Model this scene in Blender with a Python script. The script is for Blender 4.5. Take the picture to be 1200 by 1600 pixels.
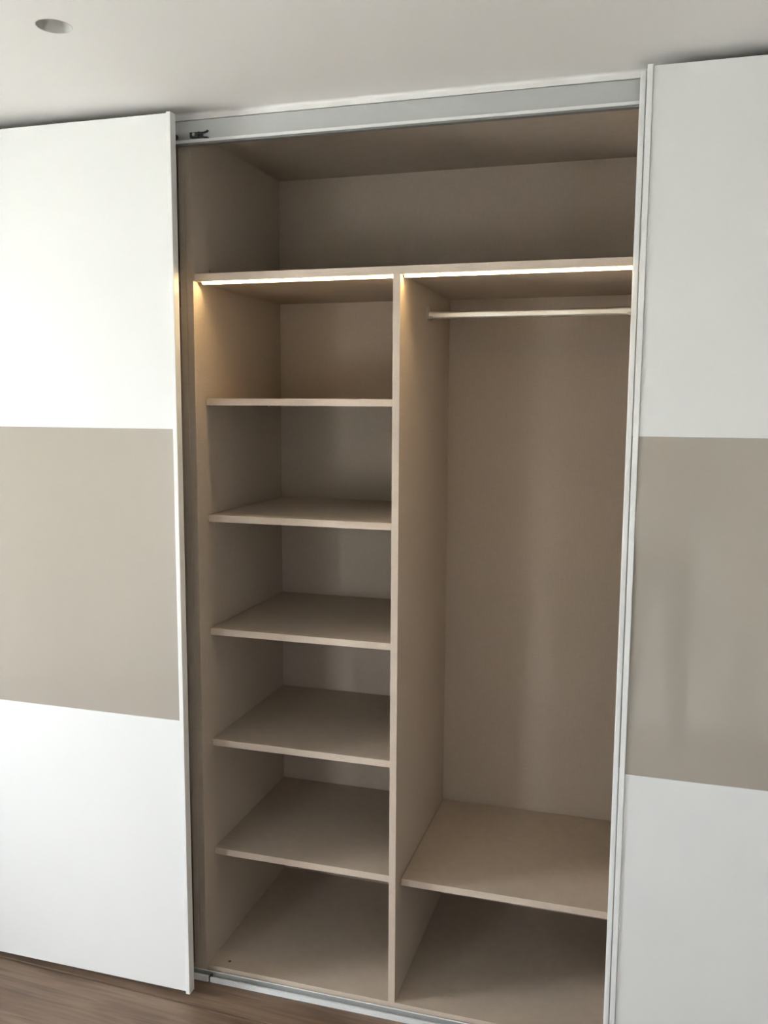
import bpy, bmesh, math, random
from mathutils import Vector, Matrix

random.seed(7)
for o in list(bpy.data.objects):
    bpy.data.objects.remove(o, do_unlink=True)
S = bpy.context.scene
COL = S.collection
PI = math.pi

# ------------------------------------------------------------------ camera
FPX = 1386.7                                   # focal length in pixels of the 1200 x 1600 frame
cam_d = bpy.data.cameras.new('camera')
cam = bpy.data.objects.new('camera', cam_d)
COL.objects.link(cam)
cam_d.sensor_fit = 'VERTICAL'
cam_d.sensor_height = 36.0
cam_d.sensor_width = 27.0
cam_d.lens = FPX / 1600.0 * 36.0
cam_d.clip_start = 0.02
CAM = Vector((1.13426, -2.09028, 1.55842))
yaw, pitch, roll = (math.radians(a) for a in (-16.5467, -7.0238, -0.3423))
fwd = Vector((math.sin(yaw) * math.cos(pitch), math.cos(yaw) * math.cos(pitch), math.sin(pitch)))
right = Vector((math.cos(yaw), -math.sin(yaw), 0))
down = fwd.cross(right)
r2 = math.cos(roll) * right + math.sin(roll) * down
d2 = -math.sin(roll) * right + math.cos(roll) * down
M = Matrix((r2, -d2, -fwd)).transposed().to_4x4()
M.translation = CAM
cam.matrix_world = M
S.camera = cam

# ------------------------------------------------------------------ daylight and exposure
W = bpy.data.worlds.new('sky')
S.world = W
W.use_nodes = True
wb = W.node_tree.nodes['Background']
wb.inputs['Color'].default_value = (0.95, 0.98, 1.06, 1)
wb.inputs['Strength'].default_value = 2.4
sun_d = bpy.data.lights.new('sun', 'SUN')          # stands behind the house: it lights the terrace outside, not the room
sun_d.energy = 5.6; sun_d.angle = 0.01; sun_d.color = (1.0, 0.97, 0.95)
sun = bpy.data.objects.new('sun', sun_d); COL.objects.link(sun)
sun.rotation_euler = Vector((-0.02, -0.10, -0.99)).to_track_quat('-Z', 'Y').to_euler()
S.view_settings.view_transform = 'Standard'
S.view_settings.look = 'None'
S.view_settings.gamma = 1.0
S.view_settings.use_curve_mapping = False
S.view_settings.exposure = 4.0

# room measures
FLOOR, CEIL = -0.052, 2.273
XW0, XW1 = -2.38, 2.60                        # left wall, right wall
YB, YR = -2.62, 0.60                           # wall behind the camera, wall behind the wardrobe
# windows: (along, lo, hi, z0, z1)
WIN_L = (-1.86, -1.06, 0.36, 1.98)            # in the left wall, along y
FILL_WIN_B = (-0.95, -0.50, 0.62, 1.12)            # two unseen windows added as fill light opposite the wardrobe, along x
FILL_WIN_C = (1.80, 2.08, 0.80, 1.26)  # second added window, placed only for its light

def portal(name, loc, rot, sx, sy):
    l = bpy.data.lights.new(name, 'AREA')
    l.shape = 'RECTANGLE'; l.size = sx; l.size_y = sy; l.energy = 1.0
    l.cycles.is_portal = True
    o = bpy.data.objects.new(name, l); COL.objects.link(o)
    o.location = loc; o.rotation_euler = rot
    return o
portal('window_daylight_side', (XW0 - 0.16, (WIN_L[0] + WIN_L[1]) / 2, (WIN_L[2] + WIN_L[3]) / 2), (PI / 2, 0, -PI / 2), WIN_L[1] - WIN_L[0], WIN_L[3] - WIN_L[2])
for WN in (FILL_WIN_B, FILL_WIN_C):
    portal('fill_window_portal', ((WN[0] + WN[1]) / 2, YB - 0.16, (WN[2] + WN[3]) / 2), (PI / 2, 0, 0), WN[1] - WN[0], WN[3] - WN[2])

# ------------------------------------------------------------------ materials
def s2l(r, g, b):
    f = lambda c: c / 12.92 if c <= 0.04045 else ((c + 0.055) / 1.055) ** 2.4
    return (f(r / 255), f(g / 255), f(b / 255), 1)

def new_mat(name):
    m = bpy.data.materials.new(name); m.use_nodes = True
    nt = m.node_tree
    return m, nt, nt.nodes['Principled BSDF']

def mat_plain(name, col, rough=0.5, metal=0.0, spec=0.5, var=0.03, scale=6.0, bump=0.0, bscale=200.0, coat=0.0, coat_rough=0.03, coat_ior=1.5):
    m, nt, p = new_mat(name)
    N, L = nt.nodes, nt.links
    tc = N.new('ShaderNodeTexCoord')
    no = N.new('ShaderNodeTexNoise'); no.inputs['Scale'].default_value = scale; no.inputs['Detail'].default_value = 4
    L.new(tc.outputs['Object'], no.inputs['Vector'])
    mx = N.new('ShaderNodeMix'); mx.data_type = 'RGBA'
    mx.inputs['A'].default_value = tuple(c * (1 - var) for c in col[:3]) + (1,)
    mx.inputs['B'].default_value = tuple(min(1, c * (1 + var)) for c in col[:3]) + (1,)
    L.new(no.outputs['Fac'], mx.inputs['Factor']); L.new(mx.outputs['Result'], p.inputs['Base Color'])
    p.inputs['Roughness'].default_value = rough; p.inputs['Metallic'].default_value = metal
    p.inputs['Specular IOR Level'].default_value = spec
    p.inputs['Coat Weight'].default_value = coat; p.inputs['Coat Roughness'].default_value = coat_rough
    p.inputs['Coat IOR'].default_value = coat_ior
    if bump:
        n2 = N.new('ShaderNodeTexNoise'); n2.inputs['Scale'].default_value = bscale
        L.new(tc.outputs['Object'], n2.inputs['Vector'])
        b = N.new('ShaderNodeBump'); b.inputs['Strength'].default_value = bump; b.inputs['Distance'].default_value = 0.001
        L.new(n2.outputs['Fac'], b.inputs['Height']); L.new(b.outputs['Normal'], p.inputs['Normal'])
    return m

def mat_linen(name, col):
    """beige laminate with a fine woven-linen print"""
    m, nt, p = new_mat(name)
    N, L = nt.nodes, nt.links
    tc = N.new('ShaderNodeTexCoord')
    def streak(sc):
        mp = N.new('ShaderNodeMapping'); mp.inputs['Scale'].default_value = sc
        L.new(tc.outputs['Object'], mp.inputs['Vector'])
        n = N.new('ShaderNodeTexNoise'); n.inputs['Scale'].default_value = 1.0; n.inputs['Detail'].default_value = 2.0
        L.new(mp.outputs['Vector'], n.inputs['Vector'])
        return n
    a = streak((40, 40, 700)); b = streak((700, 700, 40))
    add = N.new('ShaderNodeMath'); add.operation = 'ADD'
    L.new(a.outputs['Fac'], add.inputs[0]); L.new(b.outputs['Fac'], add.inputs[1])
    cl = N.new('ShaderNodeTexNoise'); cl.inputs['Scale'].default_value = 9.0; cl.inputs['Detail'].default_value = 3
    L.new(tc.outputs['Object'], cl.inputs['Vector'])
    ad2 = N.new('ShaderNodeMath'); ad2.operation = 'MULTIPLY_ADD'; ad2.inputs[1].default_value = 0.35
    L.new(cl.outputs['Fac'], ad2.inputs[0]); L.new(add.outputs[0], ad2.inputs[2])
    rp = N.new('ShaderNodeValToRGB')
    rp.color_ramp.elements[0].position = 0.32; rp.color_ramp.elements[1].position = 0.86
    mr = N.new('ShaderNodeMath'); mr.operation = 'MULTIPLY'; mr.inputs[1].default_value = 0.5
    L.new(ad2.outputs[0], mr.inputs[0]); L.new(mr.outputs[0], rp.inputs['Fac'])
    rp.color_ramp.elements[0].color = tuple(c * 0.88 for c in col[:3]) + (1,)
    rp.color_ramp.elements[1].color = tuple(c * 1.10 for c in col[:3]) + (1,)
    L.new(rp.outputs['Color'], p.inputs['Base Color'])
    p.inputs['Roughness'].default_value = 0.55
    p.inputs['Specular IOR Level'].default_value = 0.3
    bm = N.new('ShaderNodeBump'); bm.inputs['Strength'].default_value = 0.12; bm.inputs['Distance'].default_value = 0.0004
    L.new(add.outputs[0], bm.inputs['Height']); L.new(bm.outputs['Normal'], p.inputs['Normal'])
    return m

def mat_wood(name, c0, c1, c2):
    m, nt, p = new_mat(name)
    N, L = nt.nodes, nt.links
    tc = N.new('ShaderNodeTexCoord'); oi = N.new('ShaderNodeObjectInfo')
    ofs = N.new('ShaderNodeVectorMath'); ofs.operation = 'SCALE'
    cmb = N.new('ShaderNodeCombineXYZ')
    for k, f in enumerate((13.0, 7.0, 3.0)):
        mu = N.new('ShaderNodeMath'); mu.operation = 'MULTIPLY'; mu.inputs[1].default_value = f
        L.new(oi.outputs['Random'], mu.inputs[0]); L.new(mu.outputs[0], cmb.inputs[k])
    va = N.new('ShaderNodeVectorMath'); va.operation = 'ADD'
    L.new(tc.outputs['Object'], va.inputs[0]); L.new(cmb.outputs[0], va.inputs[1])
    mp = N.new('ShaderNodeMapping'); mp.inputs['Scale'].default_value = (2.6, 46, 46)
    L.new(va.outputs[0], mp.inputs['Vector'])
    g = N.new('ShaderNodeTexNoise'); g.inputs['Scale'].default_value = 1.6; g.inputs['Detail'].default_value = 6
    g.inputs['Distortion'].default_value = 0.8
    L.new(mp.outputs['Vector'], g.inputs['Vector'])
    mp2 = N.new('ShaderNodeMapping'); mp2.inputs['Scale'].default_value = (3.5, 11, 11)
    L.new(va.outputs[0], mp2.inputs['Vector'])
    g2 = N.new('ShaderNodeTexNoise'); g2.inputs['Scale'].default_value = 1.3; g2.inputs['Detail'].default_value = 3
    L.new(mp2.outputs['Vector'], g2.inputs['Vector'])
    av = N.new('ShaderNodeMix'); av.data_type = 'FLOAT'; av.inputs['Factor'].default_value = 0.45
    L.new(g.outputs['Fac'], av.inputs['A']); L.new(g2.outputs['Fac'], av.inputs['B'])
    rp = N.new('ShaderNodeValToRGB'); e = rp.color_ramp.elements
    e[0].position = 0.33; e[0].color = c0; e[1].position = 0.68; e[1].color = c2
    k = e.new(0.5); k.color = c1
    L.new(av.outputs['Result'], rp.inputs['Fac'])
    # small dark knots
    vo = N.new('ShaderNodeTexVoronoi'); vo.inputs['Scale'].default_value = 4.0
    mp3 = N.new('ShaderNodeMapping'); mp3.inputs['Scale'].default_value = (0.7, 1.5, 1)
    L.new(va.outputs[0], mp3.inputs['Vector']); L.new(mp3.outputs['Vector'], vo.inputs['Vector'])
    kr = N.new('ShaderNodeValToRGB'); kr.color_ramp.elements[0].position = 0.02; kr.color_ramp.elements[1].position = 0.10
    kr.color_ramp.elements[0].color = (0.35, 0.3, 0.27, 1); kr.color_ramp.elements[1].color = (1, 1, 1, 1)
    L.new(vo.outputs['Distance'], kr.inputs['Fac'])
    mu = N.new('ShaderNodeMix'); mu.data_type = 'RGBA'; mu.blend_type = 'MULTIPLY'; mu.inputs['Factor'].default_value = 0.8
    L.new(rp.outputs['Color'], mu.inputs['A']); L.new(kr.outputs['Color'], mu.inputs['B'])
    L.new(mu.outputs['Result'], p.inputs['Base Color'])
    p.inputs['Roughness'].default_value = 0.45; p.inputs['Specular IOR Level'].default_value = 0.4
    b = N.new('ShaderNodeBump'); b.inputs['Strength'].default_value = 0.15; b.inputs['Distance'].default_value = 0.001
    L.new(g.outputs['Fac'], b.inputs['Height']); L.new(b.outputs['Normal'], p.inputs['Normal'])
    return m

def mat_emit(name, col, strength):
    m, nt, p = new_mat(name)
    p.inputs['Base Color'].default_value = (0.9, 0.88, 0.8, 1)
    p.inputs['Emission Color'].default_value = col
    p.inputs['Emission Strength'].default_value = strength
    return m

def mat_pane(name):
    m = bpy.data.materials.new(name); m.use_nodes = True
    nt = m.node_tree; N, L = nt.nodes, nt.links
    N.remove(N['Principled BSDF'])
    t = N.new('ShaderNodeBsdfTransparent'); t.inputs['Color'].default_value = (0.95, 0.97, 0.96, 1)
    g = N.new('ShaderNodeBsdfGlossy'); g.inputs['Roughness'].default_value = 0.02
    f = N.new('ShaderNodeFresnel'); f.inputs['IOR'].default_value = 1.4
    mx = N.new('ShaderNodeMixShader')
    L.new(f.outputs[0], mx.inputs[0]); L.new(t.outputs[0], mx.inputs[1]); L.new(g.outputs[0], mx.inputs[2])
    L.new(mx.outputs[0], N['Material Output'].inputs['Surface'])
    return m

LINEN = mat_linen('beige_linen_laminate', (0.485, 0.403, 0.324))
LINEN_LIT = mat_linen('beige_linen_lit_front', (0.585, 0.485, 0.395))  # lighter copy of the linen, painting in the light on front edges
WHITE = mat_plain('white_satin_lacquer', (0.815, 0.815, 0.80, 1), rough=0.38, spec=0.4, var=0.006, scale=2)
EDGEW = mat_plain('white_edge_profile', (0.84, 0.84, 0.825, 1), rough=0.35, spec=0.45, var=0.004)
GLASS = mat_plain('taupe_lacquered_glass', (0.475, 0.43, 0.37, 1), rough=0.6, spec=0.0, var=0.004, scale=1.0, coat=1.0, coat_rough=0.0, coat_ior=2.35)
GEDGE = mat_plain('glass_edge_grey', s2l(150, 146, 138), rough=0.3, var=0.02)
ALU = mat_plain('brushed_aluminium', (0.62, 0.63, 0.63, 1), rough=0.42, metal=0.75, var=0.03, scale=30)
ROD = mat_plain('polished_aluminium', (0.88, 0.88, 0.87, 1), rough=0.30, metal=1.0, var=0.01)
RAILG = mat_plain('grey_rail_anodising', (0.55, 0.56, 0.555, 1), rough=0.45, metal=0.25, var=0.02, scale=20)
DARKG = mat_plain('dark_grey_steel', (0.20, 0.20, 0.19, 1), rough=0.5, var=0.02)
RAILW = mat_plain('white_rail_enamel', (0.72, 0.73, 0.73, 1), rough=0.35, var=0.01)
PAINT = mat_plain('white_ceiling_paint', (0.87, 0.85, 0.825, 1), rough=0.9, spec=0.15, var=0.01, scale=3, bump=0.03, bscale=150)
WALLP = mat_plain('off_white_wall_paint', (0.86, 0.85, 0.82, 1), rough=0.9, spec=0.15, var=0.012, scale=2, bump=0.04, bscale=160)
OAK = mat_wood('grey_brown_oak', s2l(98, 78, 64), s2l(121, 100, 83), s2l(140, 119, 100))
SUB = mat_plain('dark_joint', (0.04, 0.032, 0.026, 1), rough=0.9)
DARK = mat_plain('dark_grey_plastic', (0.045, 0.05, 0.055, 1), rough=0.4)
STEEL = mat_plain('zinc_steel', (0.6, 0.6, 0.58, 1), rough=0.3, metal=1.0)
HOUS = mat_plain('grey_lamp_housing', (0.62, 0.61, 0.58, 1), rough=0.6)
LENS = mat_plain('frosted_lamp_lens', (0.75, 0.75, 0.73, 1), rough=0.25)
LEDM = mat_emit('warm_led_diffuser', (1.0, 0.72, 0.34, 1), 6.0)
PANE = mat_pane('window_pane')
GROUND = mat_plain('pale_terrace_paving', (0.56, 0.55, 0.52, 1), rough=0.9, var=0.15, scale=2)

# ------------------------------------------------------------------ helpers
def tag(o, label=None, cat=None, group=None, kind=None):
    if label: o['label'] = label
    if cat: o['category'] = cat
    if group: o['group'] = group
    if kind: o['kind'] = kind
    return o

def empty(name, loc):
    o = bpy.data.objects.new(name, None); COL.objects.link(o)
    o.location = loc; o.empty_display_size = 0.1
    return o

def wpos(o):
    p = Vector(o.location)
    while o.parent:
        o = o.parent; p += Vector(o.location)
    return p

def obj(name, bm, mat, parent=None, smooth=False):
    """one mesh from a bmesh in world coordinates; origin at its centre"""
    bmesh.ops.recalc_face_normals(bm, faces=bm.faces[:])
    xs = [v.co.copy() for v in bm.verts]
    c = Vector([(min(v[i] for v in xs) + max(v[i] for v in xs)) / 2 for i in range(3)])
    bmesh.ops.translate(bm, verts=bm.verts[:], vec=-c)
    me = bpy.data.meshes.new(name); bm.to_mesh(me); bm.free()
    me.materials.append(mat)
    if smooth:
        for f in me.polygons: f.use_smooth = True
    o = bpy.data.objects.new(name, me); COL.objects.link(o)
    if parent:
        o.parent = parent; o.location = c - wpos(parent)
    else:
        o.location = c
    return o

def add_box(bm, x0, x1, y0, y1, z0, z1):
    r = bmesh.ops.create_cube(bm, size=1.0)
    for v in r['verts']:
        v.co = Vector(((x0 + x1) / 2 + v.co.x * (x1 - x0), (y0 + y1) / 2 + v.co.y * (y1 - y0), (z0 + z1) / 2 + v.co.z * (z1 - z0)))
    return r['verts']

def box(name, x0, x1, y0, y1, z0, z1, mat, parent=None, bev=0.0007, seg=2):
    bm = bmesh.new(); add_box(bm, x0, x1, y0, y1, z0, z1)
    if bev:
        bmesh.ops.bevel(bm, geom=bm.edges[:], offset=bev, segments=seg, affect='EDGES', profile=0.5)
    o = obj(name, bm, mat, parent)
    if mat is LINEN and bev and name != 'side_panel':                   # front faces get the lighter linen, room light put into the colour
        o.data.materials.append(LINEN_LIT)
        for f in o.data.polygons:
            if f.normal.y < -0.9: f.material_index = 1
    return o

def boxes(name, lst, mat, parent=None):
    bm = bmesh.new()
    for b in lst: add_box(bm, *b)
    return obj(name, bm, mat, parent)

def extrude_x(name, prof, x0, x1, mat, parent=None, smooth=False):
    """profile [(y,z)...] swept along x"""
    bm = bmesh.new()
    a = [bm.verts.new((x0, y, z)) for y, z in prof]
    b = [bm.verts.new((x1, y, z)) for y, z in prof]
    n = len(prof)
    for i in range(n):
        bm.faces.new((a[i], a[(i + 1) % n], b[(i + 1) % n], b[i]))
    bm.faces.new(a[::-1]); bm.faces.new(b)
    return obj(name, bm, mat, parent, smooth)

def cyl(name, p, axis, r, h, mat, parent=None, n=20, r2=None):
    bm = bmesh.new()
    bmesh.ops.create_cone(bm, cap_ends=True, segments=n, radius1=r, radius2=r if r2 is None else r2, depth=h)
    q = Vector((0, 0, 1)).rotation_difference(Vector(axis)).to_matrix().to_4x4()
    bmesh.ops.transform(bm, matrix=Matrix.Translation(p) @ q, verts=bm.verts[:])
    return obj(name, bm, mat, parent)

# ------------------------------------------------------------------ the room
def wall_with_hole(name, axis, pos, thick, lo, hi, z0, z1, win, mat):
    """axis 'x': wall plane at x=pos running along y; axis 'y': plane at y=pos running along x"""
    a, b = sorted((pos, pos + thick))
    rects = []
    at = lo
    for w0, w1, s0, s1 in win:
        rects += [(at, w0, z0, z1), (w0, w1, z0, s0), (w0, w1, s1, z1)]
        at = w1
    rects.append((at, hi, z0, z1))
    rects = [r for r in rects if r[1] - r[0] > 1e-4 and r[3] - r[2] > 1e-4]
    l = [(a, b, r[0], r[1], r[2], r[3]) if axis == 'x' else (r[0], r[1], a, b, r[2], r[3]) for r in rects]
    return tag(boxes(name, l, mat), kind='structure')

TH = 0.20
wall_with_hole('wall_left', 'x', XW0, -TH, YB - TH, YR, FLOOR - 0.15, CEIL + 0.2, [WIN_L], WALLP)
wall_with_hole('wall_right', 'x', XW1, TH, YB - TH, YR, FLOOR - 0.15, CEIL + 0.2, [], WALLP)
wall_with_hole('wall_front', 'y', YB, -TH, XW0, XW1, FLOOR - 0.15, CEIL + 0.2, [FILL_WIN_B, FILL_WIN_C], WALLP)
wall_with_hole('wall_back', 'y', YR, TH, XW0 - TH, XW1 + TH, FLOOR - 0.15, CEIL + 0.2, [], WALLP)
# the boxed-out wall beside the wardrobe niche
wall_with_hole('wall_niche_left', 'y', 0.0, YR - 0.002, XW0 + 0.001, -1.145, FLOOR - 0.04, CEIL + 0.2, [], WALLP)

wall_with_hole('wall_niche_right', 'y', 0.0, YR - 0.002, 2.225, XW1 - 0.001, FLOOR - 0.04, CEIL + 0.2, [], WALLP)

# ceiling with the round hole of the downlight
LX, LY, LR = 0.006, -0.540, 0.0345
def make_ceiling():
    bm = bmesh.new(); n = 48; H = 0.15
    x0, x1, y0, y1 = XW0, XW1, YB, YR
    rings = []
    for z in (CEIL, CEIL + 0.016):
        ci, sq = [], []
        for i in range(n):
            a = 2 * PI * (i + 0.5) / n; c, s = math.cos(a), math.sin(a); k = H / max(abs(c), abs(s))
            ci.append(bm.verts.new((LX + LR * c, LY + LR * s, z))); sq.append(bm.verts.new((LX + k * c, LY + k * s, z)))
        for i in range(n):
            j = (i + 1) % n
            bm.faces.new((ci[i], ci[j], sq[j], sq[i]))
        # the corners of the square
        for (cx, cy) in ((1, 1), (-1, 1), (-1, -1), (1, -1)):
            p = Vector((LX + H * cx, LY + H * cy, z))
            near = sorted(range(n), key=lambda i: (sq[i].co - p).length)[:2]
            bm.faces.new((sq[near[0]], bm.verts.new(p), sq[near[1]]))
        def quad(a, b, c, d):
            bm.faces.new([bm.verts.new((px, py, z)) for px, py in ((a, c), (b, c), (b, d), (a, d))])
        quad(x0, LX - H, y0, y1); quad(LX + H, x1, y0, y1); quad(LX - H, LX + H, y0, LY - H); quad(LX - H, LX + H, LY + H, y1)
        rings.append(ci)
    for i in range(n):
        j = (i + 1) % n
        bm.faces.new((rings[0][i], rings[0][j], rings[1][j], rings[1][i]))
    me = bpy.data.meshes.new('ceiling'); bmesh.ops.recalc_face_normals(bm, faces=bm.faces[:]); bm.to_mesh(me); bm.free()
    me.materials.append(PAINT)
    o = bpy.data.objects.new('ceiling', me); COL.objects.link(o)
    tag(o, kind='structure')
make_ceiling()
tag(box('ceiling', XW0, XW1, YB, YR, CEIL + 0.13, CEIL + 0.2, PAINT, bev=0), kind='structure')

# floor: dark sub-floor with oak planks laid nearly parallel to the wardrobe
sub = tag(box('floor', XW0 - 0.02, XW1 + 0.02, YB - 0.02, YR, FLOOR - 0.06, FLOOR - 0.004, SUB, bev=0), kind='structure')
PW, PL = 0.24, 1.9
ang = math.radians(-2.0)
def make_planks():
    meshes = {}
    ca, sa = math.cos(ang), math.sin(ang)
    y_joint = -0.118                               # the joint seen under the left door
    for row in range(-14, 4):
        yl0 = y_joint + row * PW
        stag = {-1: 0.55, 0: -0.9}.get(row, ((row * 0.731) % 1.0) * PL)
        xx = -6.0 + stag % PL - PL
        while xx < 5.0:
            c0, c1 = xx, xx + PL
            xx += PL
            cx, cy = (c0 + c1) / 2, yl0 + PW / 2
            wx, wy = ca * cx - sa * cy, sa * cx + ca * cy
            if wx + PL / 2 < XW0 or wx - PL / 2 > XW1 or wy < YB - PW or wy > 0.16: continue
            # clip to the room in local coordinates
            l0, l1 = c0, c1
            if wx - PL / 2 < XW0: l0 = c0 + (XW0 - (wx - PL / 2)) + 0.005
            if wx + PL / 2 > XW1: l1 = c1 - ((wx + PL / 2) - XW1) - 0.005
            if l1 - l0 < 0.05: continue
            key = round(l1 - l0, 4)
            if key not in meshes:
                bm = bmesh.new(); h = 0.0012
                add_box(bm, -(l1 - l0) / 2 + h, (l1 - l0) / 2 - h, -PW / 2 + h, PW / 2 - h, -0.004, 0.0)
                top = [e for e in bm.edges if all(v.co.z > -0.001 for v in e.verts)]
                bmesh.ops.bevel(bm, geom=top, offset=0.0030, segments=2, affect='EDGES')
                me = bpy.data.meshes.new('plank'); bm.to_mesh(me); bm.free(); me.materials.append(OAK)
                meshes[key] = me
            m = (l0 + l1) / 2
            o = bpy.data.objects.new('plank', meshes[key]); COL.objects.link(o)
            o.parent = sub
            o.location = Vector((ca * m - sa * cy, sa * m + ca * cy, FLOOR)) - wpos(sub)
            o.rotation_euler = (0, 0, ang)
make_planks()

# baseboards
for nm, l in (('baseboard_left', (XW0, XW0 + 0.014, YB, 0.0, FLOOR, FLOOR + 0.07)),
              ('baseboard_right', (XW1 - 0.014, XW1, YB, 0.0, FLOOR, FLOOR + 0.07)),
              ('baseboard_niche', (XW0 + 0.014, -1.145, -0.014, 0.0, FLOOR, FLOOR + 0.07))):
    tag(box(nm, *l, EDGEW, bev=0.003), kind='structure')
tag(box('baseboard_front', XW0, 0.915, YB, YB + 0.014, FLOOR, FLOOR + 0.07, EDGEW, bev=0.003), kind='structure')

# windows
def window(name, axis, pos, win):
    a0, a1, z0, z1 = win
    f = 0.055 if a1 - a0 > 0.7 else 0.04
    def b(u0, u1, d0, d1, s0, s1):
        return (pos - d1, pos - d0, u0, u1, s0, s1) if axis == 'x' else (u0, u1, pos - d1, pos - d0, s0, s1)
    root = boxes(name, [b(a0, a1, 0.07, 0.14, z0, z0 + f), b(a0, a1, 0.07, 0.14, z1 - f, z1),
                        b(a0, a0 + f, 0.07, 0.14, z0 + f, z1 - f), b(a1 - f, a1, 0.07, 0.14, z0 + f, z1 - f)], EDGEW)
    tag(root, kind='structure')
    mid = (a0 + a1) / 2
    halves = [(a0 + f, a1 - f)]
    if a1 - a0 > 0.7:
        halves = [(a0 + f, mid - 0.02), (mid + 0.02, a1 - f)]
        box('window_mullion', *b(mid - 0.02, mid + 0.02, 0.07, 0.14, z0 + f, z1 - f), EDGEW, root, bev=0.003)
    for u0, u1 in halves:
        box('window_pane', *b(u0, u1, 0.10, 0.106, z0 + f, z1 - f), PANE, root, bev=0)
    box('window_sill', *b(a0, a1, -0.03, 0.07, z0 - 0.02, z0), EDGEW, root, bev=0.003)
window('window_1', 'x', XW0, WIN_L)
window('fill_window_2', 'y', YB, FILL_WIN_B)  # this and the next are added for fill light, never in view
window('fill_window_3', 'y', YB, FILL_WIN_C)
tag(boxes('ground', [(-30, XW0 - TH, -30, 30, FLOOR - 0.6, FLOOR - 0.4), (XW0 - TH, 30, -30, YB - TH, FLOOR - 0.6, FLOOR - 0.4)], GROUND), kind='structure')

# white panel door in the wall behind the photographer
def room_door():
    x0, x1 = 0.98, 1.52
    root = box('door_1', x0, x1, YB, YB + 0.02, FLOOR + 0.004, 1.98, EDGEW, bev=0.003)
    tag(root, kind='structure')
    for a, b, c, d in ((x0 - 0.06, x0, FLOOR, 2.04), (x1, x1 + 0.06, FLOOR, 2.04), (x0, x1, 1.982, 2.04)):
        box('door_frame', a, b, YB, YB + 0.03, c, d, WALLP, root, bev=0.003)
    bm = bmesh.new()
    bmesh.ops.create_cone(bm, cap_ends=True, segments=14, radius1=0.008, radius2=0.008, depth=0.10)
    bmesh.ops.transform(bm, matrix=Matrix.Translation((x1 - 0.10, YB + 0.06, 1.0)) @ Matrix.Rotation(PI / 2, 4, 'Y'), verts=bm.verts[:])
    add_box(bm, x1 - 0.066, x1 - 0.054, YB + 0.02, YB + 0.062, 0.994, 1.006)
    obj('door_handle', bm, STEEL, root)
room_door()

# ------------------------------------------------------------------ wardrobe modules
IW = 1.0845                                    # inner width of a module
T = 0.0185                                     # board thickness
ZB0, ZB1 = -0.0386, -0.0201                    # base board
ZT0, ZT1 = 2.2382, 2.2567                      # top board
ZU0, ZU1 = 1.8645, 1.8838                      # upper shelf
YBK = 0.560                                    # back panel
YV, YU, YS = 0.0055, 0.0082, 0.0565

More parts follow.
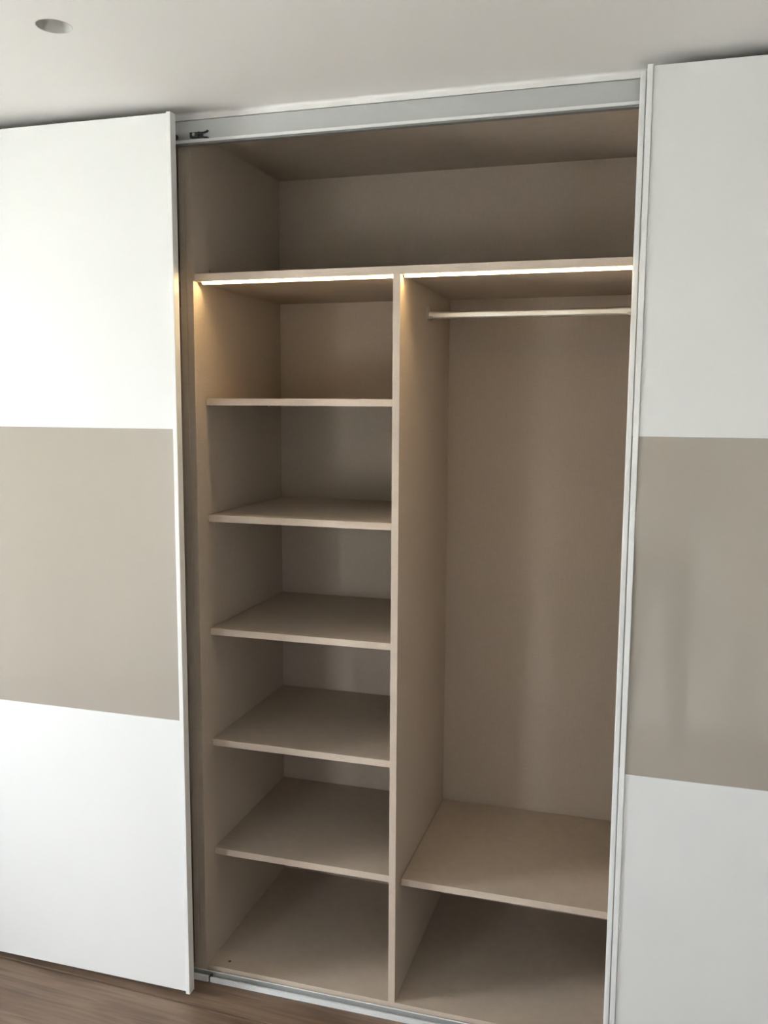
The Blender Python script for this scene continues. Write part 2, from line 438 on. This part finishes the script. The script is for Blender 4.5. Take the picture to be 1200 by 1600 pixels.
def module(x, label, full):
    root = empty('wardrobe', (x + IW / 2, 0.28, FLOOR))
    tag(root, label, 'wardrobe', 'wardrobe units behind the sliding doors')
    box('side_panel', x - T + 0.0002, x, 0.0, YBK + 0.008, ZB0, ZT1, LINEN, root)
    box('side_panel', x + IW, x + IW + T - 0.0002, 0.0, YBK + 0.008, ZB0, ZT1, LINEN, root)
    box('back_panel', x, x + IW, YBK, YBK + 0.008, ZB0, ZT1, LINEN, root, bev=0)
    box('top_panel', x, x + IW, YV, YBK, ZT0, ZT1, LINEN, root)
    box('base_panel', x, x + IW, YV, YBK, ZB0, ZB1, LINEN, root)
    box('upper_shelf', x, x + IW, YU, YBK, ZU0, ZU1, LINEN, root)
    box('plinth', x - T + 0.001, x + IW + T - 0.001, 0.05, 0.066, FLOOR, ZB0, SUB, root, bev=0)
    if not full:
        return root
    d0, d1 = 0.5307, 0.5490
    box('divider', x + d0, x + d1, YV, YBK, ZB1, ZU0, LINEN, root)
    sh = [(0.0012, d0 - 0.0006, 1.5485, 1.5671), (0.0012, d0 - 0.0006, 1.2358, 1.2546), (0.0012, d0 - 0.0006, 0.9222, 0.9410),
          (0.0012, d0 - 0.0006, 0.6056, 0.6246), (0.0012, d0 - 0.0006, 0.2854, 0.3046), (d1 + 0.0012, IW - 0.001, 0.2836, 0.3026)]
    for a, b, z0, z1 in sh:
        s = box('shelf', x + a, x + b, YS if a < 0.3 else 0.0546, YBK - 0.003, z0, z1, LINEN, root, bev=0.0009)
        for sx, ax in ((a - 0.001, 1), (b + 0.001, -1)):
            for py in (0.083, 0.46):
                p = cyl('shelf_pin', (x + sx + ax * 0.0035, py, z0 - 0.0036), (1, 0, 0), 0.0032, 0.007, STEEL, s, n=12)
    # LED light profiles under the upper shelf
    for a, b in ((0.0105, d0 - 0.0006), (d1 + 0.0040, IW - 0.001)):
        prof = [(0.0285, ZU0), (0.0335, ZU0 - 0.0046), (0.0385, ZU0 - 0.0046), (0.0385, ZU0)]
        h = extrude_x('light_profile', prof, x + a, x + b, ALU, root)
        tag(h, 'aluminium light profile under the shelf')
        dif = [(0.0276, ZU0 - 0.0003), (0.0325, ZU0 - 0.0050), (0.0335, ZU0 - 0.0046), (0.0286, ZU0 - 0.0001)]
        tag(extrude_x('led_diffuser', dif, x + a, x + b, LEDM, h), 'glowing warm white strip')
        box('end_cap', x + a - 0.003, x + a, 0.0276, 0.0385, ZU0 - 0.0050, ZU0 - 0.0002, DARK, h, bev=0.0004)
    # hanging rail with its end brackets
    zc, yc = 1.7925, 0.285
    prof = []
    hw, hh, rr = 0.0075, 0.0097, 0.0055
    for cx, cz, a0 in ((hw - rr, hh - rr, 0), (-hw + rr, hh - rr, 90), (-hw + rr, -hh + rr, 180), (hw - rr, -hh + rr, 270)):
        for k in range(6):
            a = math.radians(a0 + k * 18); prof.append((yc + cx + rr * math.cos(a), zc + cz + rr * math.sin(a)))
    rod = extrude_x('hanging_rail', prof, x + d1 + 0.004, x + IW - 0.004, ROD, root)
    tag(rod, 'polished metal hanging rail')
    for sx, ax in ((d1, 1), (IW, -1)):
        bm = bmesh.new()
        xa, xb = sorted((x + sx, x + sx + ax * 0.0035))
        add_box(bm, xa, xb, yc - 0.013, yc + 0.013, zc - 0.014, zc + 0.024)
        bmesh.ops.bevel(bm, geom=[e for e in bm.edges if abs(e.verts[0].co.x - e.verts[1].co.x) > 0.001], offset=0.006, segments=4, affect='EDGES')
        xa, xb = sorted((x + sx, x + sx + ax * 0.014))
        add_box(bm, xa, xb, yc - 0.0105, yc + 0.0105, zc - 0.0125, zc - 0.0099)
        add_box(bm, xa, xb, yc - 0.0105, yc - 0.0080, zc - 0.0125, zc - 0.003)
        add_box(bm, xa, xb, yc + 0.0080, yc + 0.0105, zc - 0.0125, zc - 0.003)
        obj('rail_bracket', bm, STEEL, rod)
    # little screw hole caps
    cyl('screw_hole', (x + 0.0530, 0.0372, ZB1 + 0.0001), (0, 0, 1), 0.0042, 0.0006, DARK, root, n=14)
    cyl('screw_hole', (x + 0.0002, 0.0885, 1.9010), (1, 0, 0), 0.0030, 0.0006, DARK, root, n=12)
    cyl('screw_hole', (x + IW - 0.0002, 0.0885, 1.9010), (1, 0, 0), 0.0030, 0.0006, DARK, root, n=12)
    return root

PITCH = IW + 2 * T
module(0.0, 'open beige wardrobe unit with shelves, divider, lit strips and hanging rail', True)
module(-PITCH, 'beige wardrobe unit hidden behind the left white sliding door', False)
module(PITCH, 'beige wardrobe unit hidden behind the right white sliding doors', False)

# ------------------------------------------------------------------ rails and fascia
X0, X1 = -PITCH - T, PITCH + IW + T
cove = [(0.02, ZT1), (0.02, CEIL - 0.0002)] + [(-0.004 - 0.008 * (k / 5.0) ** 2.0, CEIL - 0.0002 - 0.006 * (1 - k / 5.0) ** 1.5) for k in range(5, -1, -1)] + [(-0.004, ZT1)]
f = extrude_x('top_fascia', cove, X0, X1, PAINT)
tag(f, 'white filler strip closing the gap between ceiling and upper rail', 'trim')

rail = empty('top_rail', (0.54, -0.01, 2.20))
tag(rail, 'long aluminium sliding door rail running under the ceiling', 'rail')
extrude_x('rail_plate', [(-0.0006, 2.2562), (-0.0016, 2.2562), (-0.0016, 2.2542), (-0.0092, 2.2534), (-0.0100, 2.2526), (-0.0100, 2.2040), (-0.0006, 2.2040)], X0, X1, RAILG, rail)
extrude_x('rail_lip', [(-0.0006, 2.2040), (-0.0160, 2.2040), (-0.0175, 2.2052), (-0.0195, 2.2052), (-0.0195, 2.1985), (-0.0006, 2.1985)], X0, X1, EDGEW, rail)
extrude_x('rail_underside', [(-0.0006, 2.1984), (-0.0165, 2.1984), (-0.0165, 2.1940), (-0.0006, 2.1940)], X0, X1, DARKG, rail)  # dark grey strip below the lip
# the little sprung stop that parks the door, at the left end
st = box('door_stop', 0.0085, 0.0320, -0.0200, -0.0101, 2.2095, 2.2225, DARK, rail, bev=0.0012)
tag(st, 'dark sprung stop with a screw')
cyl('screw', (0.0205, -0.0212, 2.2165), (0, -1, 0), 0.0040, 0.0030, STEEL, st, n=18)
def spring(z0, pts, t):
    prof = [(px, pz + t / 2) for px, pz in pts] + [(px, pz - t / 2) for px, pz in reversed(pts)]
    bm = bmesh.new()
    a = [bm.verts.new((px, -0.0185, pz)) for px, pz in prof]; b = [bm.verts.new((px, -0.0115, pz)) for px, pz in prof]
    n = len(prof)
    for i in range(n): bm.faces.new((a[i], a[(i + 1) % n], b[(i + 1) % n], b[i]))
    bm.faces.new(a); bm.faces.new(b[::-1])
    return obj('spring_arm', bm, DARK, st)
spring(0, [(0.031, 2.2225), (0.037, 2.2210), (0.044, 2.2205), (0.051, 2.2215), (0.0570, 2.2245)], 0.0028)
spring(0, [(0.031, 2.2110), (0.040, 2.2110), (0.048, 2.2095), (0.0575, 2.2080)], 0.0026)
spring(0, [(0.031, 2.2185), (0.036, 2.2175), (0.042, 2.2165)], 0.0060)
# the left door's own roller carrier, just showing behind its edge
cyl('roller', (-0.0345, -0.0145, 2.2160), (0, 1, 0), 0.0065, 0.008, DARK, rail, n=20)

br = empty('bottom_rail', (0.54, -0.01, FLOOR))
tag(br, 'low white and aluminium guide rail along the wardrobe base on the floor', 'rail')
extrude_x('rail_channel', [(-0.0004, FLOOR + 0.0005), (-0.0165, FLOOR + 0.0005), (-0.0165, FLOOR + 0.0030), (-0.0026, FLOOR + 0.0055), (-0.0026, -0.0330), (-0.0004, -0.0330)], X0, X1, ALU, br)
extrude_x('rail_front', [(-0.0165, FLOOR), (-0.0205, FLOOR), (-0.0205, -0.0380), (-0.0165, -0.0375)], 0.0205, X1, RAILW, br)
extrude_x('rail_cap', [(-0.0030, -0.0330), (-0.0004, -0.0330), (-0.0004, -0.0314), (-0.0030, -0.0320)], X0, X1, EDGEW, br)
box('rail_gap_shade', 0.0153, 0.0204, -0.0190, -0.0030, FLOOR + 0.0008, -0.0380, DARK, br, bev=0)  # dark block put into the open gap to paint its shade
tag(box('rail_end_piece', -0.17, 0.0152, -0.0240, -0.0165, FLOOR + 0.0010, -0.0345, RAILW, br, bev=0.0008), 'white end piece of the guide rail')

# ------------------------------------------------------------------ sliding doors
def sliding_door(x0, x1, yf, label):
    root = empty('sliding_door', ((x0 + x1) / 2, yf + 0.013, -0.0404))
    tag(root, label, 'door', 'white wardrobe sliding doors')
    SW, DT = 0.0121, 0.0258
    zt, zb, pt, pb, gt, gb = 2.2500, -0.0404, 2.2475, -0.0350, 1.4886, 0.7294
    for a, b in ((x0, x0 + SW), (x1 - SW, x1)):
        box('edge_profile', a, b, yf, yf + DT, zb, zt, EDGEW, root, bev=0.0014, seg=3)
    a, b = x0 + SW + 0.0002, x1 - SW - 0.0002
    y0, y1 = yf + 0.0035, yf + DT - 0.003
    box('upper_panel', a, b, y0, y1, gt + 0.0006, pt, WHITE, root, bev=0.0008)
    box('lower_panel', a, b, y0, y1, pb, gb - 0.0006, WHITE, root, bev=0.0008)
    g = box('glass_panel', a, b, y0, y0 + 0.006, gb, gt, GLASS, root, bev=0.0006)
    tag(g, 'glossy taupe glass panel')
    box('backing_board', a, b, y0 + 0.0062, y1, gb, gt, WHITE, root, bev=0)
    box('seam_strip', a, b, y0 + 0.0012, y0 + 0.0060, gt + 0.00005, gt + 0.00055, GEDGE, root, bev=0)
    box('seam_strip', a, b, y0 + 0.0012, y0 + 0.0060, gb - 0.00055, gb - 0.00005, GEDGE, root, bev=0)
    return root
sliding_door(0.0009 - 1.1140, 0.0009, -0.100, 'white sliding door with taupe glass band, left of the open wardrobe')
sliding_door(1.1010, 1.1010 + 1.1140, -0.100, 'front white sliding door with taupe glass band, right of the open wardrobe')
sliding_door(1.0866, 1.0866 + 1.1140, -0.0655, 'white sliding door parked behind the right one, only its edge showing')

# ------------------------------------------------------------------ ceiling downlight
dl = empty('recessed_downlight', (LX, LY, CEIL))
tag(dl, 'small round recessed downlight, unlit, in the white ceiling', 'downlight')
def revolve(name, prof, mat, parent, n=48):
    bm = bmesh.new(); rings = []
    for r, z in prof:
        rings.append([bm.verts.new((LX + r * math.cos(2 * PI * i / n), LY + r * math.sin(2 * PI * i / n), z)) for i in range(n)])
    for a, b in zip(rings, rings[1:]):
        for i in range(n):
            j = (i + 1) % n; bm.faces.new((a[i], a[j], b[j], b[i]))
    bm.faces.new(rings[-1]) if prof[-1][0] < 0.03 else None
    return obj(name, bm, mat, parent, smooth=False)
revolve('housing', [(LR + 0.0002, CEIL + 0.0002), (LR - 0.0010, CEIL - 0.0006), (LR - 0.0022, CEIL + 0.0004), (0.0310, CEIL + 0.012), (0.0270, CEIL + 0.030), (0.0262, CEIL + 0.045), (0.0350, CEIL + 0.047), (0.0352, CEIL + 0.0162)], HOUS, dl)
revolve('lamp_lens', [(0.0262, CEIL + 0.034), (0.0245, CEIL + 0.031), (0.0150, CEIL + 0.0295), (0.003, CEIL + 0.029)], LENS, dl)

# ------------------------------------------------------------------ the photographer, mirrored faintly in the right glass panel
CLOTH_T = mat_plain('light_grey_jersey', (0.50, 0.49, 0.46, 1), rough=0.9, var=0.06, scale=12, bump=0.2, bscale=300)
CLOTH_B = mat_plain('dark_denim', (0.055, 0.058, 0.065, 1), rough=0.9, var=0.12, scale=20, bump=0.2, bscale=400)
SKIN = mat_plain('skin', (0.55, 0.36, 0.27, 1), rough=0.55, var=0.04)
HAIR = mat_plain('brown_hair', (0.05, 0.035, 0.025, 1), rough=0.6, var=0.2, scale=40)
SHOE = mat_plain('dark_shoe_leather', (0.04, 0.04, 0.04, 1), rough=0.5)
PX, PY = 1.20, -2.385

def make_person():
    V, R, E = [], [], []
    def v(p, r, par=None):
        V.append((PX + p[0], PY + p[1], FLOOR + p[2])); R.append(r)
        if par is not None: E.append((par, len(V) - 1))
        return len(V) - 1
    pel = v((0, 0, 0.98), 0.135)
    sp = v((0, 0.0, 1.13), 0.125, pel); ch = v((0, -0.01, 1.32), 0.140, sp); nb = v((0, -0.015, 1.46), 0.075, ch)
    nk = v((0, 0.005, 1.52), 0.055, nb); hd = v((0, 0.025, 1.60), 0.080, nk); hc = v((0, 0.015, 1.67), 0.088, hd); ht = v((0, 0.005, 1.735), 0.055, hc)
    ns = v((0, 0.115, 1.625), 0.014, hd)
    for s in (-1, 1):
        v((s * 0.090, 0.0, 1.635), 0.014, hd)                                   # ear
        hip = v((s * 0.085, 0, 0.90), 0.095, pel); th = v((s * 0.095, 0.012, 0.70), 0.078, hip)
        kn = v((s * 0.105, 0.02, 0.50), 0.058, th); cf = v((s * 0.110, -0.01, 0.34), 0.056, kn)
        an = v((s * 0.115, -0.01, 0.09), 0.040, cf); he = v((s * 0.118, 0.02, 0.045), 0.040, an)
        v((s * 0.130, 0.15, 0.035), 0.032, he)
        sh = v((s * 0.165, -0.015, 1.405), 0.070, ch); ua = v((s * 0.200, 0.02, 1.27), 0.050, sh)
        el = v((s * 0.205, 0.065, 1.14), 0.043, ua); fa = v((s * 0.140 - 0.035, 0.14, 1.29), 0.038, el)
        hx = -0.066
        wr = v((hx + s * 0.060, 0.195, 1.430), 0.026, fa)
        pm = v((hx + s * 0.058, 0.225, 1.485), 0.026, wr)
        pk = v((hx + s * 0.056, 0.240, 1.525), 0.024, pm)
        # four fingers behind the phone, thumb in front of it
        for k, (dz, ln) in enumerate(((0.030, 0.030), (0.010, 0.034), (-0.010, 0.032), (-0.028, 0.026))):
            f0 = v((hx + s * 0.050, 0.262, 1.535 + dz - 0.01), 0.0095, pk)
            f1 = v((hx + s * (0.050 - ln * 0.6), 0.272, 1.538 + dz - 0.01), 0.0085, f0)
            v((hx + s * (0.050 - ln * 1.1), 0.268, 1.540 + dz - 0.01), 0.0075, f1)
        t0 = v((hx + s * 0.040, 0.218, 1.520), 0.0110, pm); v((hx + s * 0.020, 0.222, 1.548), 0.0095, t0)
    me = bpy.data.meshes.new('person_skeleton'); me.from_pydata(V, E, []); me.update()
    o = bpy.data.objects.new('person_skeleton', me); COL.objects.link(o)
    m = o.modifiers.new('skin', 'SKIN'); m.use_smooth_shade = True
    if not me.skin_vertices: me.attributes.new('skin', 'FLOAT', 'POINT')
    for i, sv in enumerate(me.skin_vertices[0].data):
        sv.radius = (R[i], R[i]); sv.use_root = (i == 0)
    o.modifiers.new('sub', 'SUBSURF').levels = 2
    dg = bpy.context.evaluated_depsgraph_get(); dg.update()
    full = bpy.data.meshes.new_from_object(o.evaluated_get(dg))
    bpy.data.objects.remove(o, do_unlink=True)
    full.name = 'person'; full.materials.clear()
    for mt in (CLOTH_T, CLOTH_B, SKIN, SHOE): full.materials.append(mt)
    for f in full.polygons:
        x, y, z = f.center.x - PX, f.center.y - PY, f.center.z - FLOOR
        f.material_index = 3 if z < 0.085 else 1 if z < 0.97 else 2 if (z > 1.475 or (y > 0.165 and z > 1.38)) else 0
        f.use_smooth = True
    base = Vector((PX, PY, FLOOR))
    for vv in full.vertices: vv.co -= base
    p = bpy.data.objects.new('person', full); COL.objects.link(p); p.location = base
    tag(p, 'standing person in pale top and dark trousers, faintly mirrored in the right glass panel', 'person')
    bm = bmesh.new()
    bmesh.ops.create_uvsphere(bm, u_segments=24, v_segments=14, radius=0.094)
    bmesh.ops.delete(bm, geom=[q for q in bm.verts if q.co.z < -0.02 and q.co.y > -0.02], context='VERTS')
    bmesh.ops.transform(bm, matrix=Matrix.Translation((PX, PY + 0.004, FLOOR + 1.690)) @ Matrix.Diagonal((0.98, 1.08, 1.0, 1)), verts=bm.verts[:])
    obj('hair', bm, HAIR, p, smooth=True)
    # phone held up in front of the chest; the picture is taken through it
    bm = bmesh.new(); add_box(bm, -0.034, 0.034, -0.069, 0.069, -0.0035, 0.0035)
    bmesh.ops.bevel(bm, geom=[e for e in bm.edges if abs(e.verts[0].co.z - e.verts[1].co.z) > 0.005], offset=0.009, segments=4, affect='EDGES')
    mw = cam.matrix_world.copy(); mw.translation = CAM - fwd * 0.016 + d2 * 0.055 + r2 * 0.0
    bmesh.ops.transform(bm, matrix=mw, verts=bm.verts[:])
    tag(obj('phone', bm, DARK), 'dark phone held up by the standing person', 'phone')
make_person()
